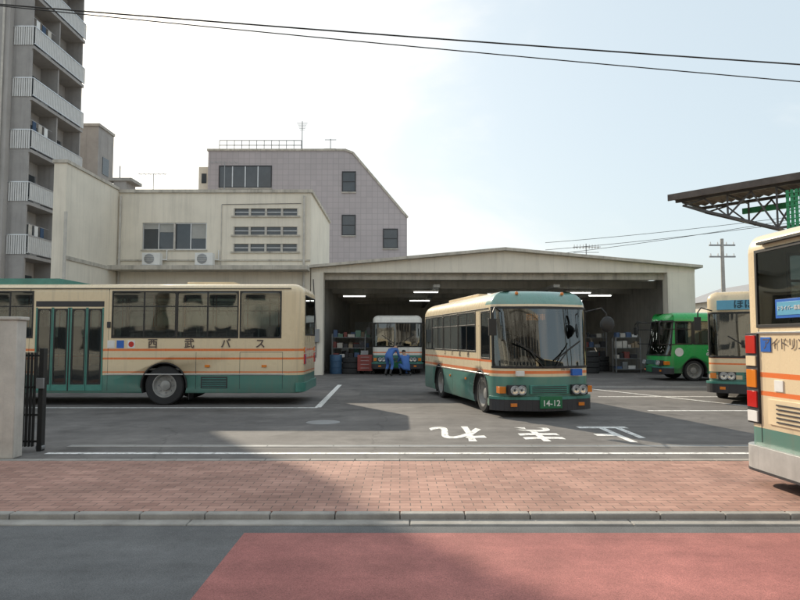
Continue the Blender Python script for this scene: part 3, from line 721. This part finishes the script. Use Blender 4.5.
J={'pelvis':(0,0,.86),'spine':(.16,0,1.02),'chest':(.36,0,1.12),'neck':(.50,0,1.17),'chin':(.58,0,1.19),'head':(.66,0,1.20),'crown':(.72,0,1.25),
 'shl':(.40,.19,1.10),'ell':(.50,.24,.84),'wrl':(.70,.20,.74),'shr':(.40,-.19,1.10),'elr':(.46,-.25,.83),'wrr':(.68,-.20,.70),
 'hpl':(-.01,.11,.82),'knl':(.16,.13,.46),'anl':(-.05,.14,.09),'tol':(.12,.15,.04),'hpr':(-.01,-.11,.82),'knr':(.08,-.14,.45),'anr':(-.16,-.15,.09),'tor':(.01,-.17,.04)}
E0=[('pelvis','spine'),('spine','chest'),('chest','neck'),('neck','chin'),('chin','head'),('head','crown'),('chest','shl'),('shl','ell'),('ell','wrl'),('chest','shr'),('shr','elr'),('elr','wrr'),('pelvis','hpl'),('hpl','knl'),('knl','anl'),('anl','tol'),('pelvis','hpr'),('hpr','knr'),('knr','anr'),('anr','tor')]
R0={'pelvis':(.16,.13),'spine':(.15,.12),'chest':(.17,.13),'neck':.06,'chin':.075,'head':.10,'crown':.075,'shl':.075,'ell':.05,'wrl':.032,'shr':.075,'elr':.05,'wrr':.032,'hpl':.10,'knl':.068,'anl':.05,'tol':.04,'hpr':.10,'knr':.068,'anr':.05,'tor':.04}
def cols(J,base):
    c={k:base for k in J}; c.update({'neck':M_skin,'chin':M_skin,'head':M_hair,'crown':M_hair,'wrl':M_skin,'wrr':M_skin,'anl':M_boot,'tol':M_boot,'anr':M_boot,'tor':M_boot}); return c
def figure(name,J,base,loc,rz,hd,scl=1):
    E=list(E0); Rr=dict(R0); c=cols(J,base)
    if base is M_shirt: c.update({'knl':M_dark,'knr':M_dark,'hpl':M_dark,'hpr':M_dark})
    hand(J,E,Rr,c,'wrl',J['wrl'],hd[0],(0,1,0),(0,0,-1)); hand(J,E,Rr,c,'wrr',J['wrr'],hd[1],(0,-1,0),(0,0,-1))
    skinperson(name,J,E,Rr,c,loc,rz,scl)
figure('mechanic',J,M_ov,(-.50,28.6,0),R(62),((1,0,-.2),(1,0,-.2)),1.05)
J2={'pelvis':(0,0,.36),'spine':(.10,0,.54),'chest':(.20,0,.76),'neck':(.25,0,.90),'chin':(.29,0,.96),'head':(.30,0,1.04),'crown':(.28,0,1.10),
 'shl':(.20,.19,.82),'ell':(.38,.22,.62),'wrl':(.60,.16,.60),'shr':(.20,-.19,.82),'elr':(.38,-.23,.62),'wrr':(.58,-.16,.66),
 'hpl':(.02,.12,.34),'knl':(.40,.17,.50),'anl':(.22,.16,.09),'tol':(.40,.17,.04),'hpr':(.02,-.12,.34),'knr':(.36,-.17,.12),'anr':(-.02,-.16,.12),'tor':(-.08,-.16,.05)}
figure('mechanic.001',J2,M_ov,(.30,28.7,0),R(115),((1,0,0),(1,0,0)),1.05)
J3={'pelvis':(0,0,.50),'spine':(-.02,0,.68),'chest':(-.03,0,.88),'neck':(0,0,1.03),'chin':(.04,0,1.10),'head':(.02,0,1.17),'crown':(.0,0,1.22),
 'shl':(-.02,.19,.96),'ell':(.20,.24,.76),'wrl':(.42,.14,.78),'shr':(-.02,-.19,.96),'elr':(.20,-.24,.76),'wrr':(.42,-.14,.78),
 'hpl':(.05,.10,.5),'knl':(.42,.12,.50),'anl':(.46,.12,.10),'tol':(.6,.12,.05),'hpr':(.05,-.10,.5),'knr':(.42,-.12,.50),'anr':(.46,-.12,.10),'tor':(.6,-.12,.05)}
Mw=Matrix.Translation(MB.location)@Matrix.Rotation(MB.rotation_euler[2],4,'Z')
dp=Mw@Vector((L/2-1.15,-W/2+.6,.85))
figure('bus_driver',J3,M_shirt,dp,MB.rotation_euler[2],((1,-.3,0),(1,.3,0)))
# ------------------------------------------------------------ apartment building
M_apt=mat('apartment_wall',(.42,.40,.385),.85,var=.12,ns=.6,bump=.2,streak=.3)
M_aptd=mat('apartment_wall_darker',(.36,.345,.335),.85,var=.15,ns=1,streak=.25)  # slightly darker wall tone for balcony slabs, dividers and the grey building
M_rail=mat('balcony_panel',(.66,.66,.65),.45,var=.1)
A=empty('apartment_building')
g=G(); g.box(-36,-21.9,34.9,41.0,0,33,M_apt); g.build('walls',A)
g=G()
fh=2.98
for k in range(11):
    z=.2+k*fh
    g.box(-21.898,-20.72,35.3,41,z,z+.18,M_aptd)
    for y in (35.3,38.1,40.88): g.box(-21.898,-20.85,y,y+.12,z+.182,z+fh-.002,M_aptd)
    g.box(-21.897,-21.85,35.6,37.8,z+.25,z+2.2,M_bglass); g.box(-21.897,-21.85,38.4,40.5,z+.25,z+2.2,M_bglass)
    for y in (35.6,36.7,37.8,38.4,39.4,40.5): g.box(-21.849,-21.82,y-.03,y+.03,z+.25,z+2.2,M_alu)
    g.box(-20.74,-20.68,35.3,41,z+1.25,z+1.31,M_alu); g.box(-20.74,-20.68,35.3,41,z+.27,z+.31,M_alu)
    g.box(-21.9,-20.74,35.24,35.29,z+1.25,z+1.31,M_alu)
    y=35.35
    while y<40.98: g.box(-20.725,-20.70,y,y+.085,z+.311,z+1.249,M_rail); y+=.125
    x=-21.85
    while x<-20.8: g.box(x,x+.085,35.25,35.275,z+.2,z+1.249,M_rail); x+=.125
    if k%3!=1: g.box(-21.6,-21.2,36.0+k*.2,36.7+k*.2,z+.18,z+.75,M_white)
    if k%2==0:   # laundry pole with a few items hanging
        g.cyl((-21.0,35.6,z+2.0),(-21.0,37.9,z+2.0),.015,.015,M_alu,6)
        for q in range(3): g.box(-21.02,-20.99,35.8+q*.6+k*.02,36.15+q*.6+k*.02,z+1.35,z+1.98,(M_white,M_seat,M_concl)[(q+k)%3])
g.build('balconies',A)
g=G()
for k in range(11):
    z=1.2+k*fh; g.box(-27.5,-26.3,34.86,34.898,z,z+1.1,M_bglass); g.box(-27.6,-26.2,34.8,34.898,z-.08,z-.002,M_concl)
g.tube([(-22.2,34.8,0),(-22.2,34.8,32)],.06,M_concl,10)
g.build('fittings',A)
g=G(); g.box(-30,-22.3,46.5,49,0,17.4,M_aptd); g.box(-30,-22.2,46.4,49,17.4,17.6,M_conc); g.box(-22.295,-22.26,47.2,48.2,14,15.3,M_bglass); g.build('grey_building')
g=G(); g.box(-18.6,-17.8,41,42.5,0,11.9,M_apt); g.box(-18.9,-17.4,40.9,42.6,11.9,12.1,M_conc); g.tube([(-18.2,41,12.1),(-18.2,41,12.9)],.04,M_steel); g.build('stair_tower')
# ------------------------------------------------------------ tiled building behind
def tile_mat():
    m=bpy.data.materials.new('lilac_tile'); t,n,l=nt(m); b=n['Principled BSDF']; b.inputs['Roughness'].default_value=.6
    tc=n.new('ShaderNodeTexCoord'); mp=n.new('ShaderNodeMapping'); mp.inputs['Rotation'].default_value=(R(90),0,0); l.new(tc.outputs['Object'],mp.inputs['Vector'])
    br=n.new('ShaderNodeTexBrick'); br.offset=0; br.inputs['Scale'].default_value=1; br.inputs['Brick Width'].default_value=.46; br.inputs['Row Height'].default_value=.46; br.inputs['Mortar Size'].default_value=.02
    br.inputs['Color1'].default_value=(.475,.43,.445,1); br.inputs['Color2'].default_value=(.44,.40,.415,1); br.inputs['Mortar'].default_value=(.36,.33,.34,1)
    l.new(mp.outputs[0],br.inputs['Vector'])
    nz=n.new('ShaderNodeTexNoise'); nz.inputs['Scale'].default_value=.4; nz.inputs['Detail'].default_value=6; l.new(tc.outputs['Object'],nz.inputs['Vector'])
    mr=n.new('ShaderNodeMapRange'); mr.inputs['To Min'].default_value=.88; mr.inputs['To Max'].default_value=1.12; l.new(nz.outputs['Fac'],mr.inputs['Value'])
    s=n.new('ShaderNodeVectorMath'); s.operation='SCALE'; l.new(br.outputs['Color'],s.inputs[0]); l.new(mr.outputs[0],s.inputs['Scale']); l.new(s.outputs[0],b.inputs['Base Color']); return m
M_tile=tile_mat()
T=empty('tiled_building'); TY=52.0
def TX(px): return (px-400)/640*TY*1.015
def TZ(py): return 1.6+(340-py)/640*TY*1.01
g=G()
g.prism([(TX(208),0),(TX(407),0),(TX(407),TZ(218)),(TX(353),TZ(153)),(TX(345),TZ(150)),(TX(208),TZ(150))],'y',TY,TY+12,M_tile)
g.build('walls',T,smooth=False)
g=G()
g.box(TX(208)-.1,TX(346),TY-.08,TY+.3,TZ(150)+.003,TZ(148),M_stucco2)
g.beam((TX(345),TY+.1,TZ(149)),(TX(353),TY+.1,TZ(152)),.4,.16,M_stucco2); g.beam((TX(353),TY+.1,TZ(152)),(TX(407.5),TY+.1,TZ(217.5)),.4,.16,M_stucco2)
g.box(TX(321),TX(333),TY+2,TY+3,TZ(150),TZ(140),M_conc)
g.build('coping',T)
g=G()
def tw(a,b,c,d2,n=1):
    xa,xb,za,zb=TX(a),TX(b),TZ(d2),TZ(c)
    g.box(xa,xb,TY-.02,TY-.004,za,zb,M_bglass)
    g.box(xa-.08,xa,TY-.06,TY-.003,za-.08,zb+.08,M_dark); g.box(xb,xb+.08,TY-.06,TY-.003,za-.08,zb+.08,M_dark); g.box(xa,xb,TY-.06,TY-.003,zb,zb+.08,M_dark); g.box(xa-.1,xb+.1,TY-.12,TY-.003,za-.16,za-.082,M_concl); g.box(xa,xb,TY-.06,TY-.003,za-.08,za,M_dark)
    for i in range(1,n): x=xa+(xb-xa)*i/n; g.box(x-.04,x+.04,TY-.06,TY-.021,za,zb,M_alu)
    if n==1: zm=(za+zb)/2; g.box(xa,xb,TY-.05,TY-.021,zm-.03,zm+.03,M_dark)
tw(343,355,172,191); tw(343,355,216,235); tw(384,397,230,248); tw(220,271,166,187,4)
g.build('windows',T)
g=G()
for i in range(12):
    x=TX(217)+(TX(300)-TX(217))*i/11; g.cyl((x,TY+.6,TZ(148)),(x,TY+.6,TZ(137)),.035,.035,M_steel,6)
for z in (TZ(137),TZ(142)): g.cyl((TX(217),TY+.6,z),(TX(300),TY+.6,z),.035,.035,M_steel,6)
x=TX(300); g.cyl((x,TY+1,TZ(148)),(x,TY+1,TZ(115)),.045,.035,M_steel,6)
for k in range(6): g.cyl((x-.45+.05*k,TY+1,TZ(117)-k*.12),(x+.45-.05*k,TY+1,TZ(117)-k*.12),.02,.02,M_steel,5)
x=TX(327); g.cyl((x,TY+2.5,TZ(140)),(x,TY+2.5,TZ(128)),.04,.04,M_steel,6); g.cyl((x-.5,TY+2.5,TZ(129)),(x+.5,TY+2.5,TZ(129)),.03,.03,M_steel,6)
g.build('roof_railing_and_antenna',T)
g=G(); g.box(TX(195),TX(207.5),TY+1,TY+9,0,TZ(163),M_stucco); g.box(TX(198),TX(203),TY+.97,TY+.995,TZ(180),TZ(170),M_bglass); g.build('annex',T)
g=G()
for px,pz in ((150,172),(222,160)):
    x=(px-400)/640*33; z=1.6+(340-pz)/640*33
    g.cyl((x,33,8.2),(x,33,z),.025,.02,M_steel,6)
    for k in range(6): g.cyl((x-.7+k*.25,32.75,z),(x-.7+k*.25,33.25,z),.01,.01,M_steel,5)
    g.cyl((x-.8,33,z),(x+.7,33,z),.015,.015,M_steel,5)
g.build('tv_antenna')
# ------------------------------------------------------------ steel canopy
K=empty('steel_canopy',(7.75,18.1,0),math.atan2(-2.4,2.15))
M_ggr=mat('canopy_green',(.04,.30,.13),.6); M_rust=mat('corrugated_dark',(.12,.10,.09),.8,var=.4,bump=.2); M_truss=mat('truss_steel',(.09,.085,.085),.6,var=.3)
g=G()
for i in range(46):
    x0=i*.25; g.prism([(x0,5.62),(x0+.125,5.68),(x0+.25,5.62),(x0+.25,5.64),(x0+.125,5.70),(x0,5.64)],'y',-.15,1.7,M_rust)
g.box(0,11.5,-.2,-.153,5.54,5.72,M_rust)
g.build('roof_sheet',K)
g=G()
def lowz(x): return 5.40-max(0,min(1,(x-.3)/2.4))*.95
for y in (.1,1.6):
    g.beam((.1,y,5.55),(11.4,y,5.55),.07,.08,M_truss); g.beam((.3,y,5.40),(2.7,y,4.45),.06,.06,M_truss); g.beam((2.7,y,4.45),(11.4,y,4.45),.06,.06,M_truss)
    for i in range(8):
        x=.3+i*1.2; g.beam((x,y,lowz(x)),(x+.6,y,5.5),.04,.04,M_truss); g.beam((x+.6,y,5.5),(x+1.2,y,lowz(x+1.2)),.04,.04,M_truss); g.beam((x+1.2,y,lowz(x+1.2)),(x+1.2,y,5.5),.04,.04,M_truss)
for i in range(9):
    x=.3+i*1.2; g.beam((x,.1,5.50),(x,1.6,5.50),.05,.06,M_truss); g.beam((x,.1,lowz(x)),(x,1.6,lowz(x)),.035,.035,M_truss)
for (x,y) in ((10.5,1.6),(10.5,.1)): g.box(x-.09,x+.09,y-.09,y+.09,0,5.5,M_truss)
g.build('trusses',K)
g=G(); g.box(1.3,2.7,1.66,1.74,5.22,5.38,M_ggr)
for i in range(40): g.box(2.95+i*.1,2.95+i*.1+.07,-.05,-.03,4.35,5.35,M_ggr)
for i in range(9): g.box(2.95,6.9,-.065,-.052,4.38+i*.11,4.41+i*.11,M_ggr)
g.tube([(3.3,.5,5.6),(3.3,.5,7.1)],.04,M_truss); g.beam((3.3,.2,6.6),(3.3,.9,6.6),.04,.04,M_truss); g.beam((3.3,.3,6.9),(3.3,.8,6.9),.04,.04,M_truss)
g.build('green_screen',K)
# ------------------------------------------------------------ gate wall + gate
g=G(); g.box(-9.5,-5.22,8.74,8.96,0,1.87,M_concl); g.box(-9.55,-5.19,8.72,8.98,1.872,1.92,M_concl); g.build('boundary_wall',bevel=.012)
g=G()
for i in range(7):
    x=-5.62+i*.05; g.box(x-.010,x+.010,9.35,9.40,.06,1.42,M_black)
for z in (.12,.5,.9,1.36): g.box(-5.62,-5.24,9.365,9.39,z,z+.03,M_black)
g.box(-5.24,-5.17,9.33,9.43,.0,1.48,M_black); g.cyl((-5.21,9.34,.05),(-5.21,9.42,.05),.05,.05,M_steel,12); g.box(-5.26,-5.15,9.30,9.33,.9,1.05,M_steel)
g.build('folding_gate',bevel=.004)
# ------------------------------------------------------------ utility poles and wires
def pole(name,x,y,hh=10):
    g=G(); g.cyl((x,y,0),(x,y,hh),.17,.11,M_conc,20)
    for z in (hh-.5,hh-1.3): g.box(x-.9,x+.9,y-.05,y+.05,z,z+.1,M_steel)
    for z in (hh-.4,hh-1.2):
        for dx in (-.8,-.3,.3,.8): g.cyl((x+dx,y,z),(x+dx,y,z+.18),.05,.03,M_white,10)
    g.build(name)
pole('utility_pole',-19,8.9,9); pole('utility_pole.001',19,8.9,8)
def wire(name,p0,p1,sag,r=.011,n=28):
    g=G(); p0=Vector(p0);p1=Vector(p1); pts=[]
    for i in range(n+1):
        t=i/n; p=p0.lerp(p1,t); p.z-=sag*4*t*(1-t); pts.append(p)
    g.tube(pts,r,M_black,6); g.build(name)
wire('overhead_wire',(-19,8.9,7.66),(19,8.9,4.72),.25,.011); wire('overhead_wire.001',(-19,9.0,7.95),(19,9.0,4.25),.25,.008)
for i,(a,b) in enumerate(((11.5,13.5),(12.3,14.0),(10.9,14.6))): wire(f'overhead_wire.{i+2:03d}',(16,70,a),(60,62,b+3),.6,.025)
g=G(); x,y=20.5,70
g.cyl((x,y,0),(x,y,12.2),.08,.05,M_steel,8)
for k in range(9): g.box(x-1.3+k*.33-.02,x-1.3+k*.33+.02,y-.5,y+.5,11.75,11.8,M_steel); g.box(x-1.3+k*.33-.02,x-1.3+k*.33+.02,y-.02,y+.02,11.6,12.1,M_steel)
g.box(x-1.4,x+1.6,y-.03,y+.03,11.8,11.86,M_steel); g.box(x-1.4,x+1.4,y-.03,y+.03,11.2,11.25,M_steel)
g.build('rooftop_antenna')
g=G(); g.box(13.95,40,31,31.25,0,2.6,M_concl); g.build('boundary_wall.001')
def house(name,x0,x1,y0,y1,hh,m,rm):
    g=G(); g.box(x0,x1,y0,y1,0,hh,m); xm=(x0+x1)/2
    g.prism([(x0-.4,hh),(x1+.4,hh),(xm,hh+(x1-x0)*.2)],'y',y0-.4,y1+.4,rm)
    for i in range(2):
        xx=x0+(x1-x0)*(.2+.4*i); g.box(xx,xx+1.4,y0-.03,y0-.002,hh*.55,hh*.8,M_bglass); g.box(xx-.06,xx+1.46,y0-.06,y0-.031,hh*.8,hh*.8+.06,M_alu)
    g.build(name)
M_roofg=mat('roof_grey',(.30,.30,.31),.7)
house('house',24.5,32,48,56,4.6,M_stucco,M_roofg); house('house.001',33,42,50,60,5.2,M_concl,M_roofg); house('house.002',45,54,46,58,6.5,M_stucco,M_rust)
house('house.003',-52,-40,30,44,6.5,M_stucco,M_rust)
pole('utility_pole.002',22.3,44,8.6)
for i,(x0,x1,hh,mm) in enumerate(((-34,-16,9,M_concl),(-15,-3,7,M_stucco),(-2,12,10,M_conc),(13,30,6.5,M_apt))):
    g=G(); g.box(x0,x1,-22,-10,0,hh,mm); g.box(x0-.1,x1+.1,-22.1,-9.9,hh,hh+.25,M_stucco2)
    for fz in range(int(hh//3)):
        x=x0+.8
        while x<x1-1.6: g.box(x,x+1.3,-9.998,-9.96,1+fz*3,2.4+fz*3,M_bglass); x+=2.1
    g.build('street_building' if i==0 else f'street_building.{i:03d}')
def tree(name,x,y,hh,seed):
    rnd=random.Random(seed); g=G(); M_bark=mat('bark',(.10,.075,.055),.9,bump=.5)
    def br(p,dv,l,r,k):
        q=p+dv*l; g.cyl(p,q,r,r*.7,M_bark,7,False)
        if k==0: return
        for _ in range(3 if k>1 else 4):
            nd=(dv+Vector((rnd.uniform(-.75,.75),rnd.uniform(-.75,.75),rnd.uniform(-.1,.5)))).normalized(); br(q,nd,l*rnd.uniform(.6,.8),r*.62,k-1)
    br(Vector((x,y,0)),Vector((0,0,1)),hh*.33,.16,5); g.build(name)
tree('bare_tree',1.0,-7.5,9,1); tree('bare_tree.001',7.5,-7.5,8,2); tree('bare_tree.002',-6,-7.8,9,3); tree('bare_tree.003',4.2,-7.4,10,4)
# ------------------------------------------------------------ light
el=R(29.5); sd=Vector((-.51,.86,0)).normalized(); sv=Vector((sd.x*math.cos(el),sd.y*math.cos(el),math.sin(el)))
s=bpy.data.lights.new('sun','SUN'); s.energy=5.0; s.angle=R(.5); s.color=(1,.88,.70)
so=bpy.data.objects.new('sun',s); sc.collection.objects.link(so); so.rotation_euler=(-sv).to_track_quat('-Z','Y').to_euler()
w=bpy.data.worlds.new('World'); sc.world=w; w.use_nodes=True; n=w.node_tree.nodes; l=w.node_tree.links
bg=n['Background']; bg.inputs['Strength'].default_value=.14
sk=n.new('ShaderNodeTexSky'); sk.sky_type='NISHITA'; sk.sun_disc=False; sk.sun_elevation=el; sk.sun_rotation=math.atan2(sd.x,sd.y); sk.dust_density=2.5; sk.air_density=1.2
tc=n.new('ShaderNodeTexCoord')
hz=n.new('ShaderNodeMix'); hz.data_type='RGBA'; hz.inputs['Factor'].default_value=.68; l.new(sk.outputs[0],hz.inputs['A']); hz.inputs['B'].default_value=(5.9,6.75,7.1,1)
mp=n.new('ShaderNodeMapping'); mp.inputs['Scale'].default_value=(1,1,2.0); mp.inputs['Location'].default_value=(.35,.1,.0); l.new(tc.outputs['Generated'],mp.inputs['Vector'])
nz=n.new('ShaderNodeTexNoise'); nz.inputs['Scale'].default_value=2.0; nz.inputs['Detail'].default_value=8; nz.inputs['Roughness'].default_value=.52; nz.inputs['Distortion'].default_value=.25; l.new(mp.outputs[0],nz.inputs['Vector'])
mr=n.new('ShaderNodeMapRange'); mr.interpolation_type='SMOOTHSTEP'; mr.inputs['From Min'].default_value=.46; mr.inputs['From Max'].default_value=.66; mr.inputs['To Min'].default_value=.0; mr.inputs['To Max'].default_value=.9; l.new(nz.outputs['Fac'],mr.inputs['Value'])
mx=n.new('ShaderNodeMix'); mx.data_type='RGBA'; l.new(mr.outputs[0],mx.inputs['Factor']); l.new(hz.outputs['Result'],mx.inputs['A']); mx.inputs['B'].default_value=(8.1,8.0,7.8,1)
l.new(mx.outputs['Result'],bg.inputs['Color'])
# ------------------------------------------------------------ camera
cam=bpy.data.cameras.new('camera'); cam.lens=28.8; cam.sensor_width=36; cam.clip_end=2000
co=bpy.data.objects.new('camera',cam); sc.collection.objects.link(co); co.location=(0,0,1.6); co.rotation_euler=(R(90)+math.atan(40/640),0,0); sc.camera=co
sc.view_settings.view_transform='Standard'; sc.view_settings.look='None'; sc.view_settings.exposure=0
